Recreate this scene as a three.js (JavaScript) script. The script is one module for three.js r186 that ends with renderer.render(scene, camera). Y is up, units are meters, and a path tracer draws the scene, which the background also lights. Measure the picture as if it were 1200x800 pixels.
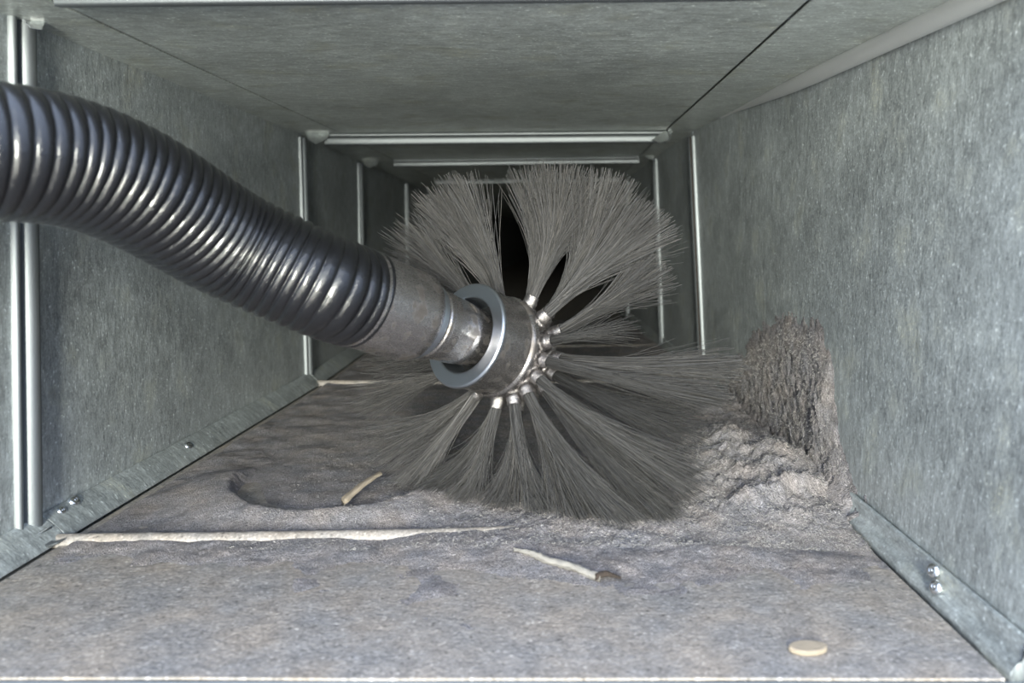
import * as THREE from 'three';
import { RectAreaLightUniformsLib } from 'three/addons/lights/RectAreaLightUniformsLib.js';
import { ImprovedNoise } from 'three/addons/math/ImprovedNoise.js';

// ---------------------------------------------------------------- camera, sky, exposure
const F = 950, VX = 655, VY = 278, EYE = 0.28;            // focal length and vanishing point in pixels of the 1200 x 800 frame
const scene = new THREE.Scene();
const camera = new THREE.PerspectiveCamera(2 * Math.atan(400 / F) * 180 / Math.PI, 1.5, 0.02, 60);
camera.position.set(0, EYE, 0);
camera.lookAt(0, EYE, -1);
camera.setViewOffset(1200, 800, 600 - VX, 400 - VY, 1200, 800);
camera.focus = 0.9; camera.userData.fStop = 5.6;
camera.updateProjectionMatrix();

const renderer = new THREE.WebGLRenderer({ antialias: true });
renderer.toneMapping = THREE.LinearToneMapping;
renderer.toneMappingExposure = 1.12;
renderer.shadowMap.enabled = true;

// an overcast sky: three times as bright overhead as at the horizon, slightly blue
{
  const w = 64, h = 32, px = new Float32Array(w * h * 4);
  for (let j = 0; j < h; j++) for (let i = 0; i < w; i++) {
    const el = ((j + 0.5) / h - 0.5) * Math.PI, s = Math.max(0, Math.sin(el)), L = (1 + 2 * s) / 3 * 3.2;
    px.set([0.75 * L, 0.91 * L, 1.22 * L, 1], (j * w + i) * 4);
  }
  const sky = new THREE.DataTexture(px, w, h, THREE.RGBAFormat, THREE.FloatType);
  sky.mapping = THREE.EquirectangularReflectionMapping; sky.magFilter = sky.minFilter = THREE.LinearFilter; sky.needsUpdate = true;
  scene.background = sky; scene.environment = sky;
}

RectAreaLightUniformsLib.init();
const UNSEEN_LAMP = { x: -0.05, y: 0.42, z: 1.6, w: 0.3, h: 0.8, tx: 0.0, ty: 0.3, tz: -1.4, power: 220 };   // unseen lamp behind the camera, placed to light the depth of the duct
const unseenLampLight = new THREE.RectAreaLight(0xf7f8ea, UNSEEN_LAMP.power, UNSEEN_LAMP.w, UNSEEN_LAMP.h);
unseenLampLight.name = 'unseen_lamp_light';
unseenLampLight.position.set(UNSEEN_LAMP.x, UNSEEN_LAMP.y, UNSEEN_LAMP.z); unseenLampLight.lookAt(UNSEEN_LAMP.tx, UNSEEN_LAMP.ty, UNSEEN_LAMP.tz); unseenLampLight.translateZ(-0.002);
scene.add(unseenLampLight);

// ---------------------------------------------------------------- helpers
let seed = 12345;
const rnd = () => { seed = (seed * 1664525 + 1013904223) >>> 0; return seed / 4294967296; };
const rr = (a, b) => a + (b - a) * rnd();
const gauss = () => (rnd() + rnd() + rnd() + rnd() - 2) * 0.9;
const V = (x, y, z) => new THREE.Vector3(x, y, z);
const lerp = (a, b, t) => a + (b - a) * t;
const clamp = (x, a = 0, b = 1) => Math.min(b, Math.max(a, x));
const sstep = (a, b, x) => { const t = clamp((x - a) / (b - a)); return t * t * (3 - 2 * t); };
const IN = new ImprovedNoise();
const noise = (x, y, z = 0) => IN.noise(x + 31.7, y + 17.3, z + 5.1);
const fbm = (x, y, o = 4, z = 0) => { let s = 0, a = 0.5; for (let i = 0; i < o; i++) { s += a * noise(x, y, z + i * 7.7); x *= 2.03; y *= 2.03; a *= 0.5; } return s; };
const at = (px, py, d) => V((px - VX) / F * d, EYE - (py - VY) / F * d, -d);

const used = {};
function numbered(name) { const n = used[name] = (used[name] ?? -1) + 1; return n ? name + '_' + String(n).padStart(3, '0') : name; }
function shadow(o) { o.castShadow = o.receiveShadow = true; return o; }
function group(name, data, pos) {
  const g = new THREE.Group(); g.name = numbered(name); g.userData = data || {}; if (pos) g.position.copy(pos); scene.add(g); return g;
}
const top = (m, name, data) => { m.name = numbered(name); m.userData = data; scene.add(shadow(m)); return m; };
function part(name, geo, mat, parent, label) {
  const m = shadow(new THREE.Mesh(geo, mat)); m.name = name; if (label) m.userData.label = label; parent.add(m); return m;
}
// a sheet of metal: f(u,v) -> inner point; out = direction of its back; uv(u,v) in metres
function sheet(f, nu, nv, out, thick, uv) {
  const pos = [], uvs = [], idx = [], N = (nu + 1) * (nv + 1);
  for (const k of [0, 1]) for (let j = 0; j <= nv; j++) for (let i = 0; i <= nu; i++) {
    const p = f(i / nu, j / nv), q = uv(i / nu, j / nv, p);
    pos.push(p.x + out.x * thick * k, p.y + out.y * thick * k, p.z + out.z * thick * k); uvs.push(q[0], q[1]);
  }
  const a0 = V().fromArray(pos, 0), a1 = V().fromArray(pos, 3 * nu), a2 = V().fromArray(pos, 3 * (nu + 1) * nv);
  const flip = a1.sub(a0).cross(a2.sub(a0)).dot(out) > 0;      // inner face must look away from out
  const quad = (a, b, c, d, fl) => fl ? idx.push(a, d, c, a, c, b) : idx.push(a, b, c, a, c, d);
  for (let j = 0; j < nv; j++) for (let i = 0; i < nu; i++) {
    const a = j * (nu + 1) + i; quad(a, a + 1, a + nu + 2, a + nu + 1, flip);
    const b = a + N; quad(b, b + 1, b + nu + 2, b + nu + 1, !flip);
  }
  const ring = [];
  for (let i = 0; i < nu; i++) ring.push(i);
  for (let j = 0; j < nv; j++) ring.push(j * (nu + 1) + nu);
  for (let i = nu; i > 0; i--) ring.push(nv * (nu + 1) + i);
  for (let j = nv; j > 0; j--) ring.push(j * (nu + 1));
  const base = pos.length / 3;
  for (const r of ring) for (const k of [0, N]) { pos.push(pos[3 * (r + k)], pos[3 * (r + k) + 1], pos[3 * (r + k) + 2]); uvs.push(uvs[2 * r], uvs[2 * r + 1]); }
  for (let i = 0; i < ring.length; i++) { const j = (i + 1) % ring.length; quad(base + 2 * i, base + 2 * i + 1, base + 2 * j + 1, base + 2 * j, flip); }
  const g = new THREE.BufferGeometry();
  g.setAttribute('position', new THREE.Float32BufferAttribute(pos, 3)); g.setAttribute('uv', new THREE.Float32BufferAttribute(uvs, 2));
  g.setIndex(idx); g.computeVertexNormals(); return g;
}
// sweep a closed profile [[n, b], ...] along points; n along N(t), b along B(t)
function sweep(pts, profile, N, B, caps = true) {
  const pos = [], uvs = [], idx = [], m = profile.length; let len = 0;
  pts.forEach((p, i) => {
    if (i) len += p.distanceTo(pts[i - 1]);
    const n = typeof N === 'function' ? N(i) : N, b = typeof B === 'function' ? B(i) : B; let pl = 0;
    profile.forEach(([x, y], k) => {
      if (k) pl += Math.hypot(x - profile[k - 1][0], y - profile[k - 1][1]);
      pos.push(p.x + n.x * x + b.x * y, p.y + n.y * x + b.y * y, p.z + n.z * x + b.z * y); uvs.push(pl, len);
    });
  });
  const n0 = typeof N === 'function' ? N(0) : N, b0 = typeof B === 'function' ? B(0) : B, t0 = pts[1].clone().sub(pts[0]);
  let area = 0; profile.forEach(([x, y], k) => { const q = profile[(k + 1) % m]; area += x * q[1] - q[0] * y; });
  const flip = (n0.clone().cross(b0).dot(t0) > 0) !== (area > 0);
  const tri = (a, b, c) => flip ? idx.push(a, c, b) : idx.push(a, b, c);
  for (let i = 0; i < pts.length - 1; i++) for (let k = 0; k < m; k++) {
    const a = i * m + k, b = i * m + (k + 1) % m; tri(a, b, b + m); tri(a, b + m, a + m);
  }
  if (caps) for (const e of [0, pts.length - 1]) {
    const c = pos.length / 3; let cx = V(0, 0, 0);
    for (let k = 0; k < m; k++) { const q = V().fromArray(pos, 3 * (e * m + k)); cx.add(q); }
    cx.multiplyScalar(1 / m); pos.push(cx.x, cx.y, cx.z); uvs.push(0, 0);
    for (let k = 0; k < m; k++) e ? tri(c, e * m + k, e * m + (k + 1) % m) : tri(c, (k + 1) % m, k);
  }
  const g = new THREE.BufferGeometry();
  g.setAttribute('position', new THREE.Float32BufferAttribute(pos, 3)); g.setAttribute('uv', new THREE.Float32BufferAttribute(uvs, 2));
  g.setIndex(idx); g.computeVertexNormals(); return g;
}
const arcProfile = (w, h, n = 8) => { const p = []; for (let i = 0; i <= n; i++) { const t = Math.PI * i / n; p.push([-Math.cos(t) * w / 2, Math.sin(t) * h]); } p.push([w / 2, -0.002], [-w / 2, -0.002]); return p; };
const along = (a, b, n) => Array.from({ length: n + 1 }, (_, i) => a.clone().lerp(b, i / n));

// ---------------------------------------------------------------- textures
function dataTex(n, fn, srgb) {
  const d = new Uint8Array(n * n * 4);
  for (let j = 0; j < n; j++) for (let i = 0; i < n; i++) { const c = fn(i / n, j / n); d.set([clamp(c[0]) * 255, clamp(c[1]) * 255, clamp(c[2]) * 255, 255], (j * n + i) * 4); }
  const t = new THREE.DataTexture(d, n, n); t.wrapS = t.wrapT = THREE.RepeatWrapping; t.magFilter = THREE.LinearFilter; t.minFilter = THREE.LinearMipmapLinearFilter;
  t.generateMipmaps = true; if (srgb) t.colorSpace = THREE.SRGBColorSpace; t.needsUpdate = true; return t;
}
const N1 = 1024;
// per-pixel white noise, smoothed along v: brushed grain
function grainField(n, runV, runU) {
  const a = new Float32Array(n * n); for (let i = 0; i < a.length; i++) a[i] = rnd();
  const box = (src, r, du, dv) => { if (!r) return src; const o = new Float32Array(n * n); for (let j = 0; j < n; j++) for (let i = 0; i < n; i++) { let s = 0; for (let k = -r; k <= r; k++) s += src[((j + k * dv + n) % n) * n + (i + k * du + n) % n]; o[j * n + i] = s / (2 * r + 1); } return o; };
  const b = box(box(a, runV, 0, 1), runU, 1, 0); let m = 0, v = 0; for (const x of b) m += x; m /= b.length; for (const x of b) v += (x - m) ** 2; v = Math.sqrt(v / b.length);
  for (let i = 0; i < b.length; i++) b[i] = (b[i] - m) / v; return b;
}
const G1 = grainField(N1, 7, 1), G2 = grainField(N1, 2, 2), G3 = grainField(N1, 0, 0);
const look = (g, u, v) => g[(Math.floor(v * N1) % N1) * N1 + Math.floor(u * N1) % N1];
// seamless large noise: torus trick by cross-fade
const tileAt = (f, u, v) => { const a = f(u, v), b = f(u - 1, v), c = f(u, v - 1), d = f(u - 1, v - 1), x = sstep(0.7, 1, u), y = sstep(0.7, 1, v); return lerp(lerp(a, b, x), lerp(c, d, x), y); };
const tile = (f, n = 256) => {                          // the same, computed once and read with interpolation
  const a = new Float32Array(n * n); for (let j = 0; j < n; j++) for (let i = 0; i < n; i++) a[j * n + i] = tileAt(f, i / n, j / n);
  return (u, v) => { const x = u * n, y = v * n, i = Math.floor(x), j = Math.floor(y), p = x - i, q = y - j, I = (i + 1) % n, J = (j + 1) % n; return lerp(lerp(a[j * n + i], a[j * n + I], p), lerp(a[J * n + i], a[J * n + I], p), q); };
};
const T = {
  big: tile((x, y) => fbm(x * 5, y * 4, 5)), dirt: tile((x, y) => fbm(x * 9 + 9, y * 7, 6, 3)), worn: tile((x, y) => fbm(x * 7, y * 7, 6)), streak: tile((x, y) => fbm(x * 30, y * 5, 3, 9)),
  pit: tile((x, y) => fbm(x * 12, y * 12, 5, 2)), d8: tile((x, y) => fbm(x * 8, y * 8, 6, 1)), ripple: tile((x, y) => fbm(x * 56, y * 22, 4, 12), 512),
  d26: tile((x, y) => fbm(x * 26, y * 26, 5, 5), 400),
};
// galvanised sheet, 0.6 m a side: zinc grain, pale crystals, patches of olive-brown dust film
const galvMap = dataTex(N1, (u, v) => {
  const g = look(G1, u, v), s = look(G2, u, v), w = look(G3, u, v), big = T.big(u, v), dirt = sstep(0.05, 0.4, T.dirt(u, v));
  const L = 0.74 + 0.03 * g + 0.028 * s + 0.14 * big + 0.17 * T.ripple(u, v) + (s > 2.2 ? 0.16 : 0) + 0.02 * w, k = dirt * (0.4 + 0.18 * s);
  return [L * lerp(0.985, 0.88, k), L * lerp(1, 0.87, k), L * lerp(1.0, 0.80, k)];
}, true);
const galvRough = dataTex(N1, (u, v) => {
  const g = look(G1, u, v), s = look(G2, u, v), dirt = sstep(-0.05, 0.4, T.dirt(u, v));
  return [0, 0.43 + clamp(0.03 * g + 0.03 * s, -0.06, 0.12) + 0.14 * dirt, clamp(0.95 - 0.3 * dirt)];
});
const galvBump = dataTex(N1, (u, v) => { const h = 0.5 + 0.03 * look(G1, u, v) + 0.045 * look(G2, u, v) + 0.26 * T.ripple(u, v); return [h, h, h]; });
// worn hub metal, 0.12 m a side
const wornMap = dataTex(512, (u, v) => {
  const f = T.worn(u, v), s = T.streak(u, v), g = look(G2, u, v), d = sstep(0.05, 0.3, f), L = 0.72 + 0.09 * s + 0.025 * g - 0.24 * d; return [L, L * lerp(0.985, 0.96, d), L * lerp(0.99, 0.94, d)];
}, true);
const wornRough = dataTex(512, (u, v) => { const f = T.worn(u, v), g = look(G1, u, v); return [0, 0.27 + 0.25 * sstep(0, 0.3, f) + 0.04 * g, 1 - 0.2 * sstep(0.05, 0.3, f)]; });
const wornBump = dataTex(512, (u, v) => { const h = 0.5 + 0.25 * T.pit(u, v) + 0.05 * look(G2, u, v); return [h, h, h]; });
// dust, 0.3 m a side
const dustMap = dataTex(N1, (u, v) => {
  const f = T.d8(u, v), m = T.d26(u, v), w = look(G3, u, v), s = look(G2, u, v), warm = clamp(0.5 + 1.6 * f);
  const L = 0.74 + 0.10 * f + 0.15 * m + 0.045 * s + 0.025 * w + (s > 2.1 ? 0.12 : 0) - (s < -2.2 ? 0.12 : 0);
  return [L * lerp(0.985, 1.0, warm), L * lerp(0.985, 0.96, warm), L * lerp(1.0, 0.925, warm)];
}, true);
const dustBump = dataTex(N1, (u, v) => { const h = 0.5 + 0.35 * T.d26(u, v) + 0.12 * look(G2, u, v); return [h, h, h]; });
const rep = (t, m, rot = 0) => { const c = t.clone(); c.repeat.set(1 / m, 1 / m); c.rotation = rot; c.needsUpdate = true; return c; };

const galv = (m, color, metal, rot = 0) => new THREE.MeshStandardMaterial({ color, map: rep(galvMap, m, rot), roughnessMap: rep(galvRough, m, rot), metalnessMap: rep(galvRough, m, rot), bumpMap: rep(galvBump, m, rot), bumpScale: 0.0007, roughness: 0.95, metalness: metal });
const M = {
  wall: galv(0.45, 0xe6eaec, 0.5),
  ceil: galv(0.5, 0xfcfffa, 0.15),  // same zinc sheet as the walls; paler colour stands in for stronger light
  trim: new THREE.MeshStandardMaterial({ color: 0x878b8e, roughness: 0.58, metalness: 1, bumpMap: rep(galvBump, 0.3), bumpScale: 0.0002 }),
  seam: new THREE.MeshStandardMaterial({ color: 0xcfd0d0, roughness: 0.42, metalness: 0.45, bumpMap: rep(galvBump, 0.2), bumpScale: 0.0004 }),
  back: new THREE.MeshStandardMaterial({ color: 0x9a9c9c, roughness: 0.7, metalness: 0.3, bumpMap: rep(galvBump, 0.4), bumpScale: 0.0004 }),
  floor: new THREE.MeshStandardMaterial({ color: 0xc4bfba, map: rep(dustMap, 0.4), roughness: 0.5, metalness: 0.12, bumpMap: rep(dustBump, 0.6), bumpScale: 0.0007 }),
  dust: new THREE.MeshStandardMaterial({ vertexColors: true, map: rep(dustMap, 0.3), roughness: 0.95, bumpMap: rep(dustBump, 0.16), bumpScale: 0.003 }),
  fibre: new THREE.MeshStandardMaterial({ color: 0xffffff, roughness: 0.9 }),
  hose: new THREE.MeshPhysicalMaterial({ color: 0x0a0a0d, roughness: 0.22, metalness: 0.0, clearcoat: 0.5, clearcoatRoughness: 0.12, bumpMap: rep(dustBump, 0.09), bumpScale: 0.0003 }),
  worn: new THREE.MeshStandardMaterial({ color: 0xdedbd8, map: rep(wornMap, 0.12), roughnessMap: rep(wornRough, 0.12), metalnessMap: rep(wornRough, 0.12), bumpMap: rep(wornBump, 0.1), bumpScale: 0.0004, roughness: 0.95, metalness: 0.95 }),
  bright: new THREE.MeshStandardMaterial({ color: 0xc3c8d0, roughness: 0.3, metalness: 1, bumpMap: rep(wornBump, 0.08), bumpScale: 0.0003 }),
  black: new THREE.MeshStandardMaterial({ color: 0x0c0c0d, roughness: 0.6 }),
  zinc: new THREE.MeshStandardMaterial({ color: 0xe6e8ea, roughness: 0.22, metalness: 1 }),
  bristle: new THREE.MeshStandardMaterial({ vertexColors: true, roughness: 0.65 }),
  ground: new THREE.MeshStandardMaterial({ color: 0xa3a29f, map: rep(dustMap, 1.3), roughness: 0.9, bumpMap: rep(dustBump, 0.8), bumpScale: 0.003 }),
  paper: new THREE.MeshStandardMaterial({ color: 0x9d9892, roughness: 0.8, bumpMap: rep(dustBump, 0.05), bumpScale: 0.001 }),
  chip: new THREE.MeshStandardMaterial({ color: 0xa39583, roughness: 0.85, bumpMap: rep(dustBump, 0.05), bumpScale: 0.001 }),
  stainRust: new THREE.MeshStandardMaterial({ color: 0x63564c, map: rep(dustMap, 0.1), roughness: 0.9, bumpMap: rep(dustBump, 0.05), bumpScale: 0.0015 }),
};

// ---------------------------------------------------------------- the duct: cross sections at its joints [depth, TL, TR, BL, BR] in metres
const sec = (d, tl, tr, bl, br) => { const f = (p) => { const q = at(p[0], p[1], d); return [q.x, q.y]; }; return { d, tl: f(tl), tr: f(tr), bl: f(bl), br: f(br) }; };
const S1 = sec(0.75, [38, 30], [1066, 33], [46, 632], [1028, 632]);
const S2 = sec(1.56, [352, 157], [812, 153], [360, 451], [826, 449]);
const S3 = sec(2.06, [420, 188], [769, 183], [424, 408], [777, 407]);
const S4 = sec(2.74, [475, 212], [736, 208], [478, 376], [737, 375]);
const S5 = sec(16, [624.3, 267], [668.9, 266.4], [624.5, 294.8], [668.9, 294.5]);   // the straight run goes on far beyond the lamp's reach
const ext = (A, B, d) => { const t = (d - A.d) / (B.d - A.d), f = (k) => [lerp(A[k][0], B[k][0], t), lerp(A[k][1], B[k][1], t)]; return { d, tl: f('tl'), tr: f('tr'), bl: f('bl'), br: f('br') }; };
const S0 = ext(S1, S2, 0.513);
const SS = [S0, S1, S2, S3, S4, S5];
const corner = (k, d) => { let i = 0; while (i < SS.length - 2 && d > SS[i + 1].d) i++; const e = ext(SS[i], SS[i + 1], d)[k]; return V(e[0], e[1], -d); };
const onLeft = (d, t) => corner('bl', d).lerp(corner('tl', d), t);
const onRight = (d, t) => corner('br', d).lerp(corner('tr', d), t);
const onTop = (d, t) => corner('tl', d).lerp(corner('tr', d), t);
const onFloor = (d, t) => corner('bl', d).lerp(corner('br', d), t);
const floorY = (x, d) => { const a = corner('bl', d), b = corner('br', d); return lerp(a.y, b.y, (x - a.x) / (b.x - a.x)); };
const GL = -0.418, GR = 0.203;                            // the two grooves in the ceiling
const topAt = (x, d) => { const a = corner('tl', d), b = corner('tr', d); return V(x, lerp(a.y, b.y, (x - a.x) / (b.x - a.x)), -d); };
const wob = (x, y, k, a = 0.0016) => a * fbm(x * 5 + k * 3.3, y * 5, 2, k);

const wallLeft = group('wall_left', { kind: 'structure' }), wallRight = group('wall_right', { kind: 'structure' }), ceiling = group('ceiling', { kind: 'structure' }), floorG = group('floor', { kind: 'structure' });
for (let i = 0; i < 5; i++) {
  const a = SS[i].d + (i ? 0.0008 : 0), b = SS[i + 1].d - 0.0008, D = (u) => lerp(a, b, u), W = (u) => i ? lerp(a, b, u) : lerp(SS[0].d, SS[2].d - 0.0008, u);   // the right wall and the ceiling run through the near joint
  part('panel', sheet((u, v) => { const p = onLeft(D(u), lerp(-0.03, 1.06, v)); p.x += wob(D(u), v, 1 + i); return p; }, 40, 24, V(-1, 0, 0), 0.0016, (u, v, p) => [p.z + i * 0.17, p.y + i * 0.31]), M.wall, wallLeft);
  if (i !== 1) {
  part('panel', sheet((u, v) => { const p = onRight(W(u), lerp(-0.03, 1.06, v)); p.x += wob(W(u), v, 11 + i); return p; }, 60, 24, V(1, 0, 0), 0.0016, (u, v, p) => [p.z + 0.4 + i * 0.23, p.y + 0.13]), M.wall, wallRight);
  const strip = (x0, x1, lift, k, name) => part(name, sheet((u, v) => { const d = W(u), p = topAt(lerp(x0(d), x1(d), v), d); p.y += lift + wob(d, p.x, k, 0.0012); return p; }, 60, 16, V(0, 1, 0), 0.0014, (u, v, p) => [p.z + k * 0.21, p.x + k * 0.37]), M.ceil, ceiling);
  strip((d) => corner('tl', d).x - 0.002, () => GL - 0.002, 0, 21 + i, 'flange');
  strip(() => GL + 0.002, () => GR - 0.001, 0, 31 + i, 'panel');
  strip(() => GR + 0.0025, (d) => corner('tr', d).x + 0.002, -0.001, 41 + i, 'flange');
  }
  part('backing', sheet((u, v) => { const d = D(u), p = topAt(lerp(corner('tl', d).x - 0.004, corner('tr', d).x + 0.004, v), d); p.y += 0.009; return p; }, 4, 2, V(0, 1, 0), 0.003, (u, v, p) => [p.x, p.z]), M.back, ceiling);  // unseen sheet above the grooves, keeps sky light out
  part('panel', sheet((u, v) => { const d = D(u), p = onFloor(d, v); p.x = lerp(corner('bl', d).x + 0.028, corner('br', d).x - 0.016, v); p.y += wob(d, v, 51 + i, 0.001); return p; }, 40, 24, V(0, -1, 0), 0.0016, (u, v, p) => [p.x + i * 0.2, p.z]), M.floor, floorG);
  part('backing', sheet((u, v) => { const p = onFloor(D(u), lerp(-0.005, 1.005, v)); p.y -= 0.007; return p; }, 4, 2, V(0, -1, 0), 0.003, (u, v, p) => [p.x, p.z]), M.back, floorG);  // unseen sheet below the floor gaps, keeps sky light out
  // sloped flange between the left wall and the floor; upright flange with a rolled foot on the right
  part('flange', sheet((u, v) => { const d = D(u), p = corner('bl', d); p.x += lerp(0.0015, 0.026, v); p.y += lerp(0.023, 0.002, v) + 0.0016 * Math.sin(Math.PI * v); return p; }, 24, 6, V(-0.7, -0.7, 0), 0.0012, (u, v, p) => [p.z, v * 0.03 + i * 0.1]), M.wall, wallLeft);
  const rp = [[0.001, -0.004], [0.013, -0.004], [0.0125, 0.004], [0.009, 0.0085], [0.005, 0.011], [0.0035, 0.015], [0.0035, 0.0235], [0.002, 0.0255], [-0.001, 0.0255]];
  const pts = Array.from({ length: 25 }, (_, k) => corner('br', W(k / 24)));
  if (i !== 1) part('flange', sweep(pts, rp, V(-1, 0, 0), V(0, 1, 0)), M.wall, wallRight);
}
// folded lip at the mouth of the duct floor
part('lip', sweep(along(corner('bl', 0.513).add(V(0, -0.0085, 0)), corner('br', 0.513).add(V(0, -0.0085, 0)), 8), arcProfile(0.008, 0.0065), V(0, 0, 1), V(0, 1, 0)), M.trim, floorG);
{ // far end of the run
  const c = (u, v) => { const p = onFloor(16, u).lerp(onTop(16, u), v); p.y += 0.0; return p; };
  const w = part('wall_back', sheet((u, v) => c(lerp(-0.02, 1.02, u), lerp(-0.03, 1.05, v)), 4, 4, V(0, 0, -1), 0.002, (u, v, p) => [p.x, p.y]), M.back, scene);
  w.userData.kind = 'structure';
}
// long rolled lock seam along the right top edge: it fades out towards the second joint
{
  const pts = [], N = [], n = 30;
  for (let i = 0; i <= n; i++) { const d = lerp(0.53, 1.36, i / n); pts.push(corner('tr', d)); }
  const rad = (i) => 0.0095 * (1 - 0.8 * sstep(0.5, 1, i / n));
  const shape = Array.from({ length: 20 }, (_, k) => { const t = k / 20 * Math.PI * 2; return [0.9 + Math.cos(t), 0.75 + Math.sin(t)]; });
  const g = sweep(pts, shape, (i) => V(-rad(i) * 1.15, 0, 0), (i) => V(0, -rad(i), 0));
  const t = group('trim_1', { kind: 'structure' }); part('lock_seam', g, M.seam, t);
}
// joint trims
let trimNo = 2;
function trim(build) { const t = group('trim_' + trimNo++, { kind: 'structure' }); build(t); return t; }
function post(S, left, y0, y1, w = 0.026, dz = 0, rust = false) {        // upright cleat: two rolled folds with a dark slit between
  trim((t) => {
    const f = left ? onLeft : onRight, d = S.d + dz, a = f(d, y0), b = f(d, y1), n = V(0, 0, 1), o = V(left ? 1 : -1, 0, 0), pts = along(a, b, 10);
    part('fold', sweep(pts, arcProfile(w * 0.24, 0.006).map(([x, y]) => [x + w * 0.38, y]), n, o), M.trim, t);
    if (rust) part('rust', sweep(pts, arcProfile(w * 0.22, 0.0075, 6).map(([x, y]) => [x + w * 0.16, y]), n, o), M.stainRust, t, 'brown rust in the slit');
    part('fold', sweep(pts, arcProfile(w * 0.6, 0.0105).map(([x, y]) => [x - w * 0.24, y]), n, o), M.trim, t);
  });
}
post(S1, true, -0.02, 1.0, 0.03, -0.02);
post(S2, true, 0.0, 0.985); post(S2, false, 0.0, 0.975, 0.024, 0, true);
post(S3, true, 0.0, 0.985); post(S3, false, 0.0, 0.985, 0.022);
post(S4, true, 0.0, 0.98, 0.016); post(S4, false, 0.0, 0.98, 0.014);
function rail(d, x0, x1, h, depth, dip = 0) {                        // cleat across the ceiling: thin upper lip, slit, wide rounded face
  trim((t) => {
    const a = topAt(x0, d), b = topAt(x1, d), pts = along(a, b, 8), n = V(0, 0, 1), o = V(0, 1, 0);
    part('lip', sweep(pts, [[depth * 1.0, 0.0], [depth * 1.0, -h * 0.22], [depth * 0.8, -h * 0.3], [0, -h * 0.3], [0, 0.0]], n, o), M.trim, t);
    part('face', sweep(pts, [[depth * 0.5, -h * 0.3], [depth * 0.95, -h * 0.42], [depth, -h * 0.6], [depth * 0.92, -h * 0.85], [depth * 0.6, -h], [-depth * 0.3, -h], [-depth * 0.5, -h * 0.8], [-depth * 0.5, -h * 0.3]], n, o), M.trim, t);
  });
}
{ // the near joint's cleat stands in front of the joint
  trim((t) => {
    const d = 0.66, a = topAt(-0.408, d), b = topAt(0.21, d); a.y = b.y = EYE + (VY - 9) / F * d; b.y += 0.006;
    part('face', sweep(along(a, b, 8), [[0.004, 0.0], [0.006, 0.003], [0.006, 0.011], [0.004, 0.013], [0.0, 0.0135], [-0.004, 0.012], [-0.004, 0.001]], V(0, 0, 1), V(0, 1, 0)), M.trim, t);
    part('lip', sweep(along(a, b, 8), [[0.008, 0.015], [0.008, 0.02], [-0.006, 0.02], [-0.006, 0.0145]], V(0, 0, 1), V(0, 1, 0)), M.trim, t);
  });
}
rail(1.555, GL - 0.03, GR + 0.002, 0.0235, 0.007);
rail(2.055, GL + 0.0, GR + 0.0, 0.0185, 0.006);
rail(2.735, GL, GR, 0.014, 0.005);
// floor ribs: the near one bends back at its right end and is half buried
trim((t) => {
  const px = [[66, 636], [140, 635], [300, 633], [420, 631], [520, 629], [650, 623], [780, 613], [880, 603], [968, 588]].map(([x, y]) => { const d = EYE * F / (y - VY), X = (x - VX) / F * d; return V(X, floorY(X, d) - 0.001, -d); });
  const c = new THREE.CatmullRomCurve3(px), pts = c.getPoints(90);
  const g = sweep(pts, arcProfile(0.017, 0.0085, 10), (i) => V(0, 0, 1), V(0, 1, 0)), p = g.attributes.position;
  for (let i = 0; i < p.count; i++) { p.setY(i, p.getY(i) + 0.0009 * fbm(p.getX(i) * 60, p.getZ(i) * 60, 3)); }
  g.computeVertexNormals(); part('rib', g, M.floor, t);
});
trim((t) => part('rib', sweep(along(onFloor(1.56, 0.02), onFloor(1.56, 0.98), 20), arcProfile(0.014, 0.009), V(0, 0, 1), V(0, 1, 0)), M.floor, t));
trim((t) => part('rib', sweep(along(onFloor(2.06, 0.02), onFloor(2.06, 0.98), 20), arcProfile(0.014, 0.008), V(0, 0, 1), V(0, 1, 0)), M.floor, t));
// small folded corner tabs at the joints
function tab(p, w, h, tilt, name, label, kindOf) {
  const s = new THREE.Shape(); s.moveTo(-w / 2, 0); s.lineTo(w / 2, h * 0.1); s.lineTo(w * 0.42, -h * 0.5); s.lineTo(w * 0.1, -h); s.lineTo(-w * 0.3, -h * 0.7); s.closePath();
  const g = new THREE.ExtrudeGeometry(s, { depth: 0.0012, bevelEnabled: true, bevelSize: 0.0006, bevelThickness: 0.0006, bevelSegments: 2 });
  const pp = g.attributes.position; for (let i = 0; i < pp.count; i++) pp.setZ(i, pp.getZ(i) + 0.35 * Math.abs(pp.getX(i)) + 0.3 * Math.max(0, -pp.getY(i) - h * 0.4));
  g.computeVertexNormals();
  const m = new THREE.Mesh(g, M.zinc); m.position.copy(p); m.rotation.set(tilt[0], tilt[1], tilt[2]); return top(m, name, { label, category: 'metal tab' });
}
tab(at(372, 158, 1.545), 0.045, 0.026, [-0.5, 0.2, -0.1], 'corner_tab', 'bright folded corner tab where the upper left seam post meets the ceiling cleat');
tab(at(434, 190, 2.045), 0.04, 0.022, [-0.5, 0.2, -0.1], 'corner_tab', 'small dim corner tab at the upper left of the third duct joint');
tab(at(776, 160, 1.545), 0.042, 0.02, [-0.5, -0.3, 0.5], 'corner_tab', 'folded corner tab where the ceiling cleat ends at the right groove');
tab(at(762, 181, 2.045), 0.026, 0.022, [-0.4, -0.3, 0.2], 'corner_tab', 'bright corner tab at the upper right of the third duct joint');
tab(at(41, 27, 0.735), 0.014, 0.01, [-0.4, 0.4, 0.6], 'corner_tab', 'tiny bright tab at the top of the nearest left seam post');
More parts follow.
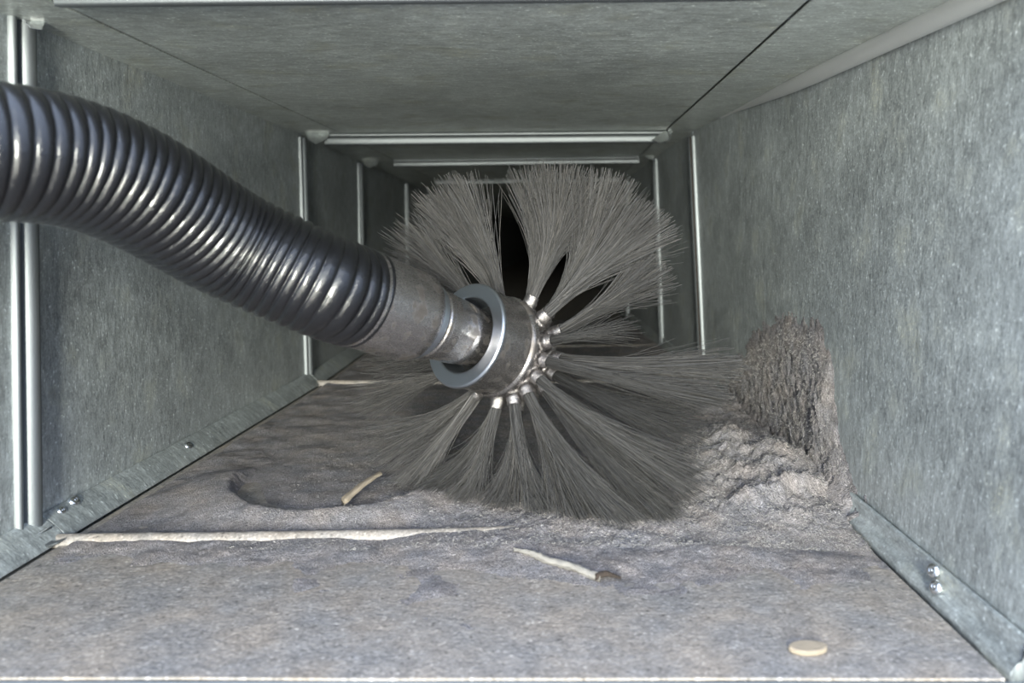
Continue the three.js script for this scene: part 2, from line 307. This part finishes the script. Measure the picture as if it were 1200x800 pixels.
{ // foot of the near left post: an open folded bracket
  const g = group('seam_bracket', { label: 'open folded metal bracket at the foot of the nearest left seam post', category: 'bracket' }, at(38, 636, 0.735));
  const u = [[-0.012, 0], [-0.012, 0.017], [-0.0105, 0.017], [-0.0105, 0.0015], [0.0105, 0.0015], [0.0105, 0.012], [0.012, 0.012], [0.012, 0]];
  part('channel', sweep([V(0, 0, -0.009), V(0, 0, 0.009)], u, V(1, 0, 0), V(0, 1, 0)), M.trim, g);
  part('flap', sweep([V(0.012, 0.004, 0.006), V(0.022, 0.002, 0.009), V(0.03, 0.004, 0.006)], [[-0.005, -0.0008], [0.005, -0.0008], [0.005, 0.0008], [-0.005, 0.0008]], V(0, 0, 1), V(0, 1, 0)), M.trim, g);
}
// screws
function screw(p, dir, r, label) {
  const g = group('screw', { label, category: 'screw' }, p); g.quaternion.setFromUnitVectors(V(0, 1, 0), dir.clone().normalize());
  const L = (pts) => new THREE.LatheGeometry(pts.map(([x, y]) => new THREE.Vector2(x * r, y * r)), 20);
  part('head', L([[0, 0.62], [0.2, 0.6], [0.24, 0.42], [0.3, 0.42], [0.34, 0.62], [0.7, 0.5], [0.93, 0.3], [1, 0.05], [1, 0], [0, 0]]), M.zinc, g);
  part('shank', L([[0.001, 0], [0.45, 0], [0.45, -0.8], [0.38, -0.95], [0.45, -1.1], [0.36, -1.25], [0.42, -1.4], [0.1, -2.2], [0, -2.25]]), M.zinc, g);
  return g;
}
const lf = (d, k) => { const p = corner('bl', d); p.x += lerp(0.0015, 0.026, k) + 0.0005; p.y += lerp(0.023, 0.002, k) + 0.0005; return p; };
screw(lf(0.795, 0.12), V(1, 0.9, 0.2), 0.006, 'larger pale screw just right of the foot of the nearest left seam post');
screw(lf(0.772, 0.2), V(1, 0.6, 0.3), 0.0045, 'small screw tucked tight against the foot of the nearest left seam post');
screw(lf(1.03, 0.35), V(1, 1, 0.1), 0.0058, 'single screw midway along the left floor flange, away from the posts');
screw(corner('br', 0.628).add(V(-0.006, 0.021, 0)), V(-1, 0.35, 0.4), 0.0058, 'upper shiny screw of the pair on the right floor flange');
screw(corner('br', 0.618).add(V(-0.009, 0.0125, 0)), V(-1, 0.5, 0.4), 0.0055, 'lower shiny screw of the pair on the right floor flange');

// ---------------------------------------------------------------- dust on the floor and on the right wall
const inPx = (X, d) => [VX + X / d * F, VY + EYE / d * F];
const segD = (x, y, a, b) => { const dx = b[0] - a[0], dy = b[1] - a[1], t = clamp(((x - a[0]) * dx + (y - a[1]) * dy) / (dx * dx + dy * dy)); return [Math.hypot(x - a[0] - t * dx, y - a[1] - t * dy), t]; };
const bump = (x, y, cx, cy, rx, ry) => Math.exp(-(((x - cx) / rx) ** 2 + ((y - cy) / ry) ** 2));
function dustH(X, d) {                                    // height of the dust above the floor sheet
  const f1 = fbm(X * 14, d * 14, 4, 2), f2 = fbm(X * 60, d * 60, 4, 6), f3 = noise(X * 300, d * 300, 3), rid = 1 - Math.abs(fbm(X * 34 + 4, d * 34, 4, 8)) * 3;
  let h = 0.003 + 0.003 * f1;
  const near = sstep(0.80, 0.60, d + 0.12 * f1), left = sstep(-0.12, -0.36, X + 0.08 * f1);
  h -= 0.007 * near * (0.6 + 0.4 * left);                                       // thin film at the mouth
  let pile = 0;
  pile += 0.030 * bump(X, d, 0.245, 0.93, 0.085, 0.1) + 0.020 * bump(X, d, 0.15, 1.0, 0.1, 0.12) + 0.014 * bump(X, d, 0.06, 0.86, 0.16, 0.07) + 0.016 * bump(X, d, 0.25, 1.28, 0.06, 0.25);
  pile += 0.004 * bump(X, d, 0.2, 0.80, 0.09, 0.035) + 0.006 * bump(X, d, 0.03, 0.74, 0.13, 0.06) + 0.010 * sstep(0.1, 0.24, X) * sstep(0.8, 1.2, d) * sstep(2.4, 1.6, d);
  h += pile * (1 + 0.5 * f1 + 0.08 * (rid - 0.5) + 0.12 * f2);
  const rough = clamp(pile * 60 + 0.35 * sstep(0.7, 0.9, d) * sstep(-0.35, 0.05, X) + 0.12);
  h += rough * (0.0034 * f2 + 0.0024 * f3 + 0.0018 * (rid - 0.6));
  // swept streak from the far right corner of the pile
  const s = segD(X, d, [0.255, 1.62], [0.225, 1.2]); h += 0.022 * Math.exp(-((s[0] / 0.014) ** 2)) * (0.6 + 0.9 * Math.abs(f2) * 2);
  const s2 = segD(X, d, [0.15, 0.792], [0.285, 0.858]); h += 0.012 * Math.exp(-((s2[0] / 0.012) ** 2)) * sstep(0, 0.4, s2[1]) * (1 + f2);
  // scooped hollow at the left: a curved lip with a steep near rim
  const ex = (X + 0.245) / 0.125, ey = (d - 0.94) / 0.145, r = Math.hypot(ex, ey) + 0.03 * f1 + 0.02 * f2, ang = Math.atan2(ey, ex);
  const nearSide = sstep(0.35, -0.25, Math.sin(ang)) + 0.7 * sstep(0.5, 0.95, Math.cos(ang));
  h += clamp(nearSide) * sstep(0.762, 0.8, d) * (0.011 * sstep(0.9, 1.02, r) * sstep(1.6, 1.02, r) - 0.006 * sstep(0.55, 0.9, r) * sstep(1.0, 0.9, r));
  h += 0.004 * sstep(-0.2, -0.42, X) * sstep(0.8, 0.95, d) * f1;
  // thin dry edge of the film: ragged strip at the near left
  return h;
}
const dustTone = (X, d, h, far) => {                       // grey lint, browner clumps, pale crumbs
  const n = fbm(X * 40, d * 40, 4, 12), m = fbm(X * 11, d * 11, 3, 15), p = noise(X * 420, d * 420, 21);
  const L = 0.42 + 0.22 * n + 0.10 * m + (p > 0.45 ? 0.16 : 0), warm = clamp(0.45 + 1.1 * m + far);
  return [L * lerp(1.0, 1.03, warm), L * lerp(0.975, 0.975, warm), L * lerp(1.05, 0.99, warm)];
};
function heightMesh(rows, cols, place, uvf, tone) {
  const pos = [], uv = [], col = [], idx = [], hs = [];
  for (let j = 0; j <= rows; j++) for (let i = 0; i <= cols; i++) { const [p, q, c, h] = place(i / cols, j / rows); hs.push(h); pos.push(p.x, p.y, p.z); uv.push(q[0], q[1]); col.push(...c); }
  for (let j = 0; j < rows; j++) for (let i = 0; i < cols; i++) { const a = j * (cols + 1) + i; if (Math.max(hs[a], hs[a + 1], hs[a + cols + 1], hs[a + cols + 2]) < -0.0004) continue; idx.push(a, a + 1, a + cols + 2, a, a + cols + 2, a + cols + 1); }
  const g = new THREE.BufferGeometry(); g.setAttribute('position', new THREE.Float32BufferAttribute(pos, 3)); g.setAttribute('uv', new THREE.Float32BufferAttribute(uv, 2)); g.setAttribute('color', new THREE.Float32BufferAttribute(col, 3));
  g.setIndex(idx); g.computeVertexNormals(); return g;
}
const floorDust = heightMesh(560, 420, (u, v) => {
  const d = 0.52 * Math.pow(2.7 / 0.52, v), x0 = corner('bl', d).x + 0.03, x1 = corner('br', d).x - lerp(0.0165, 0.0125, sstep(0.75, 0.85, d)), X = lerp(x0, x1, u), h = dustH(X, d);
  const edge = sstep(0, 0.012, X - x0);
  return [V(X, floorY(X, d) + lerp(-0.002, h, edge), -d), [X, d], dustTone(X, d, h, 0), h];
});
top(new THREE.Mesh(floorDust, M.dust), 'dust_layer', { kind: 'stuff', label: 'thick grey lint and dust heaped over the duct floor below the brush', category: 'dust' });
// on the wall: thickness over (depth, height); negative thickness lies behind the sheet
function wallH(d, y) {
  const f1 = fbm(d * 16, y * 16, 4, 31), f2 = fbm(d * 60, y * 60, 4, 33), f3 = noise(d * 300, y * 300, 35), rid = 1 - Math.abs(fbm(d * 26, y * 40, 4, 38)) * 3;
  let e = 0;
  const topY = 0.16 * sstep(0.80, 0.94, d) * sstep(1.55, 1.0, d) + 0.04 * sstep(0.66, 0.8, d);
  e = sstep(topY + 0.03, topY - 0.07, y + 0.05 * f1 + 0.06 * f2 + 0.01 * f3) * (0.0065 + 0.003 * bump(d, y, 0.90, 0.06, 0.06, 0.08) + 0.007 * bump(d, y, 0.84, 0.015, 0.09, 0.03));
  e *= sstep(0.65, 0.8, d + 0.04 * f1) * sstep(1.7, 1.25, d + 0.2 * f1);
  const ridge = bump(d + 0.25 * (y - 0.1), y, 0.90, 0.1, 0.016, 0.09) * 0.0035;
  return -0.0035 + e * (1 + 0.6 * f1 + 0.3 * f2 + 0.15 * (rid - 0.5)) + ridge * (0.8 + f2) + (e > 0.001 ? 0.0028 * f2 + 0.0016 * f3 : 0);
}
const wallDust = heightMesh(220, 420, (u, v) => {
  const d = lerp(0.66, 1.8, Math.pow(u, 1.25)), b = corner('br', d), t = corner('tr', d), y = 0.002 + 0.3 * v, p = b.clone().lerp(t, y / (t.y - b.y)), h = wallH(d, y);
  p.x -= h + 0.0125 * sstep(0.034, 0.006, y) * sstep(-0.0004, 0.0045, h); p.z += 0.3 * Math.max(0, h) * fbm(d * 50, y * 50, 2, 44);
  return [p, [d, y], dustTone(d + 3, y, h, 0.1), h];
});
top(new THREE.Mesh(wallDust, M.dust), 'wall_dust', { kind: 'stuff', label: 'clumped grey lint clinging to the lower right duct wall', category: 'dust' });
// loose fibres and crumbs standing out of the lint
{
  const c = new THREE.CatmullRomCurve3([V(-1, 0, 0), V(-0.4, 0.5, 0.1), V(0.3, 0.45, -0.15), V(1, 0, 0.2)]);
  const g = new THREE.TubeGeometry(c, 5, 0.075, 3), n = 34000, im = new THREE.InstancedMesh(g, M.fibre, n), o = new THREE.Object3D(), col = new THREE.Color();
  let k = 0;
  while (k < n) {
    let p, big = 1;
    if (rnd() < 0.66) {
      const d = lerp(0.72, 1.5, Math.pow(rnd(), 1.5)), X = rr(-0.3, 0.29), w = clamp(0.12 + 0.9 * bump(X, d, 0.17, 0.93, 0.16, 0.17) + 0.25 * bump(X, d, 0, 0.8, 0.2, 0.1) + 0.2 * sstep(0.1, 0.25, X));
      if (rnd() > w || X > corner('br', d).x - 0.015) continue; const h = dustH(X, d); if (h < 0.0005) continue; p = V(X, floorY(X, d) + h, -d);
    } else {
      const d = lerp(0.72, 1.55, Math.pow(rnd(), 1.3)), y = rr(0.01, 0.26), h = wallH(d, y); if (h < 0.0012) continue;
      const b = corner('br', d), t = corner('tr', d); p = b.lerp(t, y / (t.y - b.y)); p.x -= h;
    }
    o.position.copy(p); o.rotation.set(rr(-1, 1), rr(0, 6.28), rr(-0.7, 0.7)); const s = rr(0.0005, 0.0019); o.scale.set(s, s * rr(0.4, 1.2), s); o.updateMatrix(); im.setMatrixAt(k, o.matrix);
    const L = rr(0.22, 0.62); col.setRGB(L * 1.03, L * 0.98, L * 0.93); im.setColorAt(k, col); k++;
  }
  top(im, 'lint_fibres', { kind: 'stuff', label: 'loose pale lint fibres standing out of the dust pile', category: 'lint' });
}
// loose pieces lying on the dust
const groundAt = (px, py) => { let d = EYE * F / (py - VY); for (let i = 0; i < 6; i++) { const X = (px - VX) / F * d; d = (EYE - floorY(X, d) - Math.max(0, dustH(X, d))) * F / (py - VY); } const X = (px - VX) / F * d; return V(X, floorY(X, d) + Math.max(0.0005, dustH(X, d)), -d); };
{
  const pts = [[602, 646], [622, 652], [645, 660], [668, 667], [690, 675], [703, 681]].map(([x, y], i) => groundAt(x, y).add(V(0, 0.002 + 0.001 * (i % 2), 0)));
  const cp = new THREE.CatmullRomCurve3(pts).getPoints(30);
  const prof = Array.from({ length: 10 }, (_, k) => { const t = k / 10 * Math.PI * 2; return [Math.cos(t) * 0.0048, Math.sin(t) * 0.0032]; });
  const g = sweep(cp, prof, (i) => V(0, 0, 0.35 + 0.65 * sstep(0, 12, i) * (0.8 + 0.35 * Math.sin(i * 1.3) * 0.5)), (i) => V(0, 0.5 + 0.5 * sstep(0, 10, i), 0));
  const p = g.attributes.position; for (let i = 0; i < p.count; i++) { p.setXYZ(i, p.getX(i) + 0.001 * noise(i * 0.7, 1), p.getY(i) + 0.0012 * noise(i * 0.37, 2), p.getZ(i) + 0.0015 * noise(i * 0.43, 3)); }
  g.computeVertexNormals();
  const m = group('debris_strip', { label: 'pale crumpled strip of debris lying on the dust in front of the brush', category: 'debris' });
  part('strip', g, M.paper, m);
  const e = sweep(new THREE.CatmullRomCurve3([pts[5].clone().add(V(-0.004, 0.0005, 0)), pts[5].clone().add(V(0.005, 0.0022, -0.002)), pts[5].clone().add(V(0.011, 0.0012, -0.001)), pts[5].clone().add(V(0.017, 0.0004, 0.002))]).getPoints(12), prof.map(([a, b]) => [a * 0.9, b * 0.8]), (i) => V(0, 0, 1.1 - 0.05 * i), (i) => V(0, 1.1 - 0.06 * i, 0));
  part('torn_end', e, M.stainRust, m, 'dark torn end');
}
{
  const s = new THREE.Shape(); s.moveTo(-0.011, 0.001); s.quadraticCurveTo(-0.006, 0.007, 0.002, 0.006); s.quadraticCurveTo(0.011, 0.0055, 0.0125, 0.002); s.quadraticCurveTo(0.012, -0.003, 0.006, -0.005); s.quadraticCurveTo(-0.003, -0.008, -0.009, -0.004); s.quadraticCurveTo(-0.0125, -0.0015, -0.011, 0.001);
  const g = new THREE.ExtrudeGeometry(s, { depth: 0.0016, bevelEnabled: true, bevelSize: 0.0012, bevelThickness: 0.001, bevelSegments: 3, curveSegments: 8 }); g.rotateX(-Math.PI / 2 + 0.05);
  const m = new THREE.Mesh(g, M.chip); m.position.copy(groundAt(946, 763)).add(V(0, 0.001, 0)); top(m, 'debris_chip', { label: 'small flat tan chip lying near the mouth at lower right', category: 'debris' });
}
{
  const a = groundAt(402, 604).add(V(0, 0.013, 0)), b = groundAt(446, 578).add(V(0, 0.022, 0)), mid = a.clone().lerp(b, 0.5).add(V(0, 0.002, 0));
  const g = sweep(new THREE.CatmullRomCurve3([a, mid, b]).getPoints(12), [[-0.008, 0], [-0.004, 0.0042], [0.001, 0.003], [0.005, 0.004], [0.0085, 0], [0.003, -0.003], [-0.004, -0.0025]], (i) => V(0.5, 0, 0.8).multiplyScalar(1 - 0.035 * i + 0.12 * Math.sin(i * 1.7)), (i) => V(0, 1 - 0.04 * i, 0));
  top(new THREE.Mesh(g, M.chip), 'debris_sliver', { label: 'thin pale tan sliver sticking out of the dust at the left foot of the brush', category: 'debris' });
}

// ---------------------------------------------------------------- the rotary brush on its hose
const brush = group('duct_brush', { label: 'rotary duct cleaning brush with grey bristles on a black corrugated hose', category: 'brush' });
const AX = V(0.638, -0.332, -0.695).normalize(), C0 = at(545, 392, 0.82);
const E1 = V(0, 1, 0).addScaledVector(AX, -AX.y).normalize(), E2 = AX.clone().cross(E1).normalize();
const onAx = (s) => C0.clone().addScaledVector(AX, s);
// turned part: profile [[s, r], ...]; rf may deform the radius
function turned(prof, seg = 96, rf = null) {
  const pos = [], uv = [], idx = [], m = prof.length; let pl = 0;
  prof.forEach(([s, r], j) => { if (j) pl += Math.hypot(s - prof[j - 1][0], r - prof[j - 1][1]); for (let i = 0; i <= seg; i++) { const t = i / seg * 2 * Math.PI, R = rf ? rf(s, r, t) : r, p = onAx(s).addScaledVector(E1, Math.cos(t) * R).addScaledVector(E2, Math.sin(t) * R); pos.push(p.x, p.y, p.z); uv.push(i / seg * 0.27, pl); } });
  for (let j = 0; j < m - 1; j++) for (let i = 0; i < seg; i++) { const a = j * (seg + 1) + i, b = a + seg + 1; idx.push(a, a + 1, b + 1, a, b + 1, b); }
  const g = new THREE.BufferGeometry(); g.setAttribute('position', new THREE.Float32BufferAttribute(pos, 3)); g.setAttribute('uv', new THREE.Float32BufferAttribute(uv, 2)); g.setIndex(idx);
  g.computeVertexNormals();
  // weld the seam's normals
  const nn = g.attributes.normal; for (let j = 0; j < m; j++) { const a = j * (seg + 1), b = a + seg, n = V().fromBufferAttribute(nn, a).add(V().fromBufferAttribute(nn, b)).normalize(); nn.setXYZ(a, n.x, n.y, n.z); nn.setXYZ(b, n.x, n.y, n.z); }
  return g;
}
// doubling points keeps an edge crisp
const crisp = (prof, e = 0.0004) => { const o = []; prof.forEach((p, i) => { const a = prof[i - 1], b = prof[i + 1]; if (a && b) { const u = Math.hypot(a[0] - p[0], a[1] - p[1]), w = Math.hypot(b[0] - p[0], b[1] - p[1]), k = Math.min(0.3, e / u), l = Math.min(0.3, e / w); o.push([lerp(p[0], a[0], k), lerp(p[1], a[1], k)], [lerp(p[0], b[0], l), lerp(p[1], b[1], l)]); } else o.push(p); }); return o; };
// the hose: a helical corrugation swept along a curve
{
  const end = onAx(-0.132), pre = onAx(-0.165);
  const cv = new THREE.CatmullRomCurve3([V(-1.6, 0.035, 0.5), V(-1.25, 0.035, 0.3), V(-0.95, 0.07, 0.08), V(-0.66, 0.23, -0.24), at(-230, 190, 0.46), at(-100, 178, 0.492), at(0, 178, 0.525), at(85, 191, 0.565), at(160, 220, 0.605), at(272, 286, 0.672), pre, end, onAx(-0.128)], false, 'centripetal');
  const L = cv.getLength(), pitch = 0.0094, R0 = 0.0442, per = 12, rings = Math.floor(L / pitch), nl = rings * per, seg = 64, pos = [], uv = [], idx = [];
  const fr = cv.computeFrenetFrames(400, false);
  for (let j = 0; j <= nl; j++) {
    const u = j / nl, p = cv.getPointAt(u), fi = u * 400, i0 = Math.min(399, Math.floor(fi)), n = fr.normals[i0].clone().lerp(fr.normals[i0 + 1], fi - i0).normalize(), b = fr.binormals[i0].clone().lerp(fr.binormals[i0 + 1], fi - i0).normalize();
    for (let i = 0; i <= seg; i++) {
      const t = i / seg * Math.PI * 2, ph = (j / per + i / seg) * 2 * Math.PI, x = 2 * (ph / (2 * Math.PI) - Math.floor(ph / (2 * Math.PI))) - 1, R = R0 + 0.0034 * (Math.sqrt(1 - 0.93 * x * x) - 0.6);
      const q = p.clone().addScaledVector(n, Math.cos(t) * R).addScaledVector(b, Math.sin(t) * R); pos.push(q.x, q.y, q.z); uv.push(i / seg * 0.28, u * L);
    }
  }
  for (let j = 0; j < nl; j++) for (let i = 0; i < seg; i++) { const a = j * (seg + 1) + i, b = a + seg + 1; idx.push(a, a + 1, b + 1, a, b + 1, b); }
  const g = new THREE.BufferGeometry(); g.setAttribute('position', new THREE.Float32BufferAttribute(pos, 3)); g.setAttribute('uv', new THREE.Float32BufferAttribute(uv, 2)); g.setIndex(idx); g.computeVertexNormals();
  part('hose', g, M.hose, brush, 'glossy black corrugated hose');
}
part('cuff', turned(crisp([[-0.142, 0.036], [-0.142, 0.0448], [-0.131, 0.0452], [-0.129, 0.0445], [-0.075, 0.0438], [-0.068, 0.0428], [-0.0635, 0.0398], [-0.063, 0.03]], 0.0015)), M.worn, brush, 'dull smooth metal cuff');
const cp = part('coupling', turned(crisp([[-0.064, 0.03], [-0.064, 0.0352], [-0.0545, 0.0356], [-0.053, 0.0335], [-0.051, 0.0335], [-0.0495, 0.0348], [-0.046, 0.0348], [-0.0445, 0.0338], [-0.034, 0.0338], [-0.0335, 0.0332], [-0.013, 0.0326], [-0.0125, 0.0318], [-0.006, 0.0316], [-0.0055, 0.0308], [0.002, 0.0305], [0.0025, 0.0295], [0.012, 0.029], [0.012, 0.01]], 0.0003), 128, (s, r, t) => {
  if (s < -0.0335 || s > -0.0128) return r; let R = r; for (const a of [0.55, 2.12, 3.69, 5.26]) { const c = Math.cos(t - a); if (c > 0) R = Math.min(R, 0.0302 / c); } return R;
}), M.worn, brush, 'machined coupling with wrench flats');
part('band', turned(crisp([[-0.0635, 0.034], [-0.0635, 0.0368], [-0.062, 0.0375], [-0.0565, 0.0375], [-0.0552, 0.0366], [-0.0552, 0.034]], 0.0006)), M.bright, cp, 'bright narrow ring');
const hub = part('hub', turned(crisp([[0.001, 0.039], [0.003, 0.0522], [0.042, 0.0522], [0.0425, 0.0512], [0.0445, 0.0512], [0.0452, 0.0528], [0.0475, 0.0543], [0.0525, 0.0543], [0.0548, 0.053], [0.0555, 0.0505], [0.056, 0.043], [0.092, 0.043], [0.094, 0.041], [0.094, 0.0]], 0.0006)), M.worn, brush, 'round worn metal hub');
part('collar', turned(crisp([[0.03, 0.0382], [0.0005, 0.0386], [-0.0008, 0.0394], [-0.0012, 0.041], [-0.001, 0.0525], [0.0004, 0.0543], [0.0025, 0.0545], [0.0042, 0.0538], [0.0045, 0.0522]], 0.0005)), M.bright, hub, 'smooth blue-grey end ring');
part('bore', turned([[0.03, 0.0384], [0.0305, 0.028], [0.031, 0.01]]), M.black, hub);  // black colour gives the gap round the coupling its darkness

// studs round the rear of the hub, each with its tuft; angle as the photograph's camera sees it, reach in metres
const H = onAx(0.07);
function tuftData() {
  return [ // angle, sweep, reach, half spread, bristles, row, tone
    [110, -8, 0.200, 13, 330, 0, 0.8], [124, -8, 0.196, 13, 320, 1, 0.85], [138, -6, 0.186, 12, 260, 0, 0.75], [153, -4, 0.168, 10, 180, 1, 0.65],
    [81, -2, 0.200, 9, 290, 1, 0.7], [69, -4, 0.206, 11, 340, 0, 0.85], [55, 0, 0.216, 13, 380, 1, 0.9], [42, 2, 0.21, 12, 340, 0, 0.85], [30, 2, 0.18, 10, 260, 1, 0.75],
    [14, 3, 0.130, 8, 70, 0, 0.4], [0, 0, 0.22, 6, 260, 1, 0.65], [-8, 0, 0.21, 5, 220, 0, 0.5], [-21, -1, 0.20, 6, 150, 1, 0.3],
    [-33, -2, 0.215, 7, 260, 0, 0.75], [-45, -3, 0.215, 7, 300, 1, 0.8], [-57, -3, 0.21, 7, 300, 0, 0.8], [-69, -2, 0.195, 6, 280, 1, 0.8],
    [-81, 0, 0.185, 6, 280, 0, 0.75], [-93, 2, 0.185, 6, 280, 1, 0.75], [-105, 4, 0.185, 6, 280, 0, 0.7], [-118, 5, 0.19, 6, 240, 1, 0.6], [-129, 5, 0.195, 6, 240, 0, 1.3],
    [-141, 4, 0.195, 9, 170, 1, 1.2], [-157, 2, 0.19, 9, 130, 0, 1.1], [-173, 0, 0.17, 9, 110, 1, 0.9], [168, 0, 0.16, 8, 100, 0, 0.8],
  ];
}
const dirOf = (deg, k = 1) => { const a = deg * Math.PI / 180, x = Math.cos(a), y = Math.sin(a), z = -(AX.x * x + AX.y * y) / AX.z; return V(x, y, k * z); };
const KZ = 0.45;
function tuft(p0, r0, [phi, , reach, sp, n, , tone]) {
  const pos = [], nor = [], col = [], idx = [], segs = 7, sides = 3;
  const locks = Array.from({ length: 7 }, () => [rr(-1, 1), rr(0.5, 1.5)]);
  for (let b = 0; b < n * 1.25; b++) {
    const lk = locks[Math.floor(rnd() * locks.length)], off = sp * clamp(0.75 * lk[0] + 0.6 * gauss(), -1.6, 1.6) * 1.12, dir = dirOf(phi + off, KZ), len = reach * (1.05 - 0.28 * rnd() * rnd() - 0.06 * Math.abs(off / sp));
    const tip = H.clone().addScaledVector(dir, len).addScaledVector(AX, 0.016 * gauss());
    const fy = 0.013 + 0.006 * rnd(); if (tip.y < fy) { const k = (fy - tip.y); tip.y = fy; tip.z += k * 0.8; }
    const a = rnd() * 6.283, q = Math.sqrt(rnd()) * 0.0058, s1 = AX.clone().cross(r0).normalize(), start = p0.clone().addScaledVector(s1, Math.cos(a) * q).addScaledVector(AX, Math.sin(a) * q);
    const mid = start.clone().addScaledVector(r0, len * 0.34), rad = rr(0.00024, 0.00042), wv = rr(-0.003, 0.003), ws = rr(0, 6.28);
    let L = tone * lk[1] * rr(0.026, 0.088); const warm = rr(0, 1), c = [L * lerp(1, 1.06, warm), L * lerp(0.98, 0.98, warm), L * lerp(1.03, 0.92, warm)];
    const base = pos.length / 3; let prev = null;
    for (let j = 0; j <= segs; j++) {
      const t = j / segs, u = 1 - t, p = V(0, 0, 0).addScaledVector(start, u * u).addScaledVector(mid, 2 * u * t).addScaledVector(tip, t * t).addScaledVector(s1, wv * Math.sin(t * 5 + ws) * t);
      const tan = V(0, 0, 0).addScaledVector(mid.clone().sub(start), 2 * u).addScaledVector(tip.clone().sub(mid), 2 * t).normalize();
      const n1 = AX.clone().cross(tan).normalize(), n2 = tan.clone().cross(n1), R = rad * (1 - 0.35 * t);
      for (let k = 0; k < sides; k++) { const th = k / sides * 6.2832, d = n1.clone().multiplyScalar(Math.cos(th)).addScaledVector(n2, Math.sin(th)); pos.push(p.x + d.x * R, p.y + d.y * R, p.z + d.z * R); nor.push(d.x, d.y, d.z); col.push(...c); }
      if (j) for (let k = 0; k < sides; k++) { const A = base + (j - 1) * sides + k, B = base + (j - 1) * sides + (k + 1) % sides; idx.push(A, B, B + sides, A, B + sides, A + sides); }
    }
    idx.push(base + segs * sides, base + segs * sides + 1, base + segs * sides + 2);
  }
  const g = new THREE.BufferGeometry(); g.setAttribute('position', new THREE.Float32BufferAttribute(pos, 3)); g.setAttribute('normal', new THREE.Float32BufferAttribute(nor, 3)); g.setAttribute('color', new THREE.Float32BufferAttribute(col, 3)); g.setIndex(idx);
  return g;
}
const studGeo = new THREE.LatheGeometry([[0, 0], [0.0075, 0], [0.0075, 0.008], [0.0066, 0.009], [0.006, 0.0095], [0.006, 0.012], [0.0066, 0.0125], [0.0066, 0.0155], [0.006, 0.016], [0.0058, 0.0215], [0.005, 0.022], [0.0046, 0.019], [0, 0.019]].map(([x, y]) => new THREE.Vector2(x * 1.22, y)), 22);
for (const T of tuftData()) {
  const r0 = dirOf(T[0] + T[1]).normalize(), c = onAx(T[5] ? 0.082 : 0.064);
  const st = part('stud', studGeo, M.worn, brush); st.position.copy(c).addScaledVector(r0, 0.041); st.quaternion.setFromUnitVectors(V(0, 1, 0), r0);
  st.updateMatrixWorld(true);
  const t = part('bristle_tuft', tuft(c.clone().addScaledVector(r0, 0.0605), r0, T), M.bristle, st);
  t.geometry.applyMatrix4(st.matrixWorld.clone().invert());
}

// ---------------------------------------------------------------- assumed slab under the duct, out of view; blocks low sky, bounces light in
{
  const g = new THREE.BoxGeometry(14, 0.2, 14, 1, 1, 1); const uv = g.attributes.uv; for (let i = 0; i < uv.count; i++) uv.setXY(i, uv.getX(i) * 14, uv.getY(i) * 14);
  const m = part('ground', g, M.ground, scene); m.position.set(0, -0.115, 0); m.userData.kind = 'structure';
}
// body of the unseen lamp behind the camera; its type and stand are assumed
{
  const g = group('unseen_panel_lamp', { label: 'unseen tall panel lamp behind the camera, placed to light the inside of the duct', category: 'lamp' }, V(UNSEEN_LAMP.x, -0.015, UNSEEN_LAMP.z));
  const head = new THREE.Group(); head.name = 'unseen_lamp_head'; head.position.set(0, UNSEEN_LAMP.y + 0.015, 0); g.add(head); g.updateMatrixWorld(true);
  head.lookAt(V(UNSEEN_LAMP.tx, UNSEEN_LAMP.ty, UNSEEN_LAMP.tz));
  part('housing', new THREE.BoxGeometry(UNSEEN_LAMP.w + 0.03, UNSEEN_LAMP.h + 0.03, 0.06), M.black, head).position.z = -0.042;
  part('lens', new THREE.BoxGeometry(UNSEEN_LAMP.w, UNSEEN_LAMP.h, 0.006), new THREE.MeshStandardMaterial({ color: 0xffffff, emissive: 0xf7f8ea, emissiveIntensity: 6, roughness: 0.5 }), head).position.z = -0.008;
  const ring = (x) => { const c = new THREE.CatmullRomCurve3([V(x, UNSEEN_LAMP.y + 0.015, 0.03), V(x, 0.08, 0.05), V(x, 0.008, 0.03), V(x, 0.008, -0.1), V(x, 0.008, 0.16)]); return new THREE.TubeGeometry(c, 40, 0.008, 8); };
  part('foot', ring(0.176), M.black, g); part('foot', ring(-0.176), M.black, g);
}
renderer.render(scene, camera);
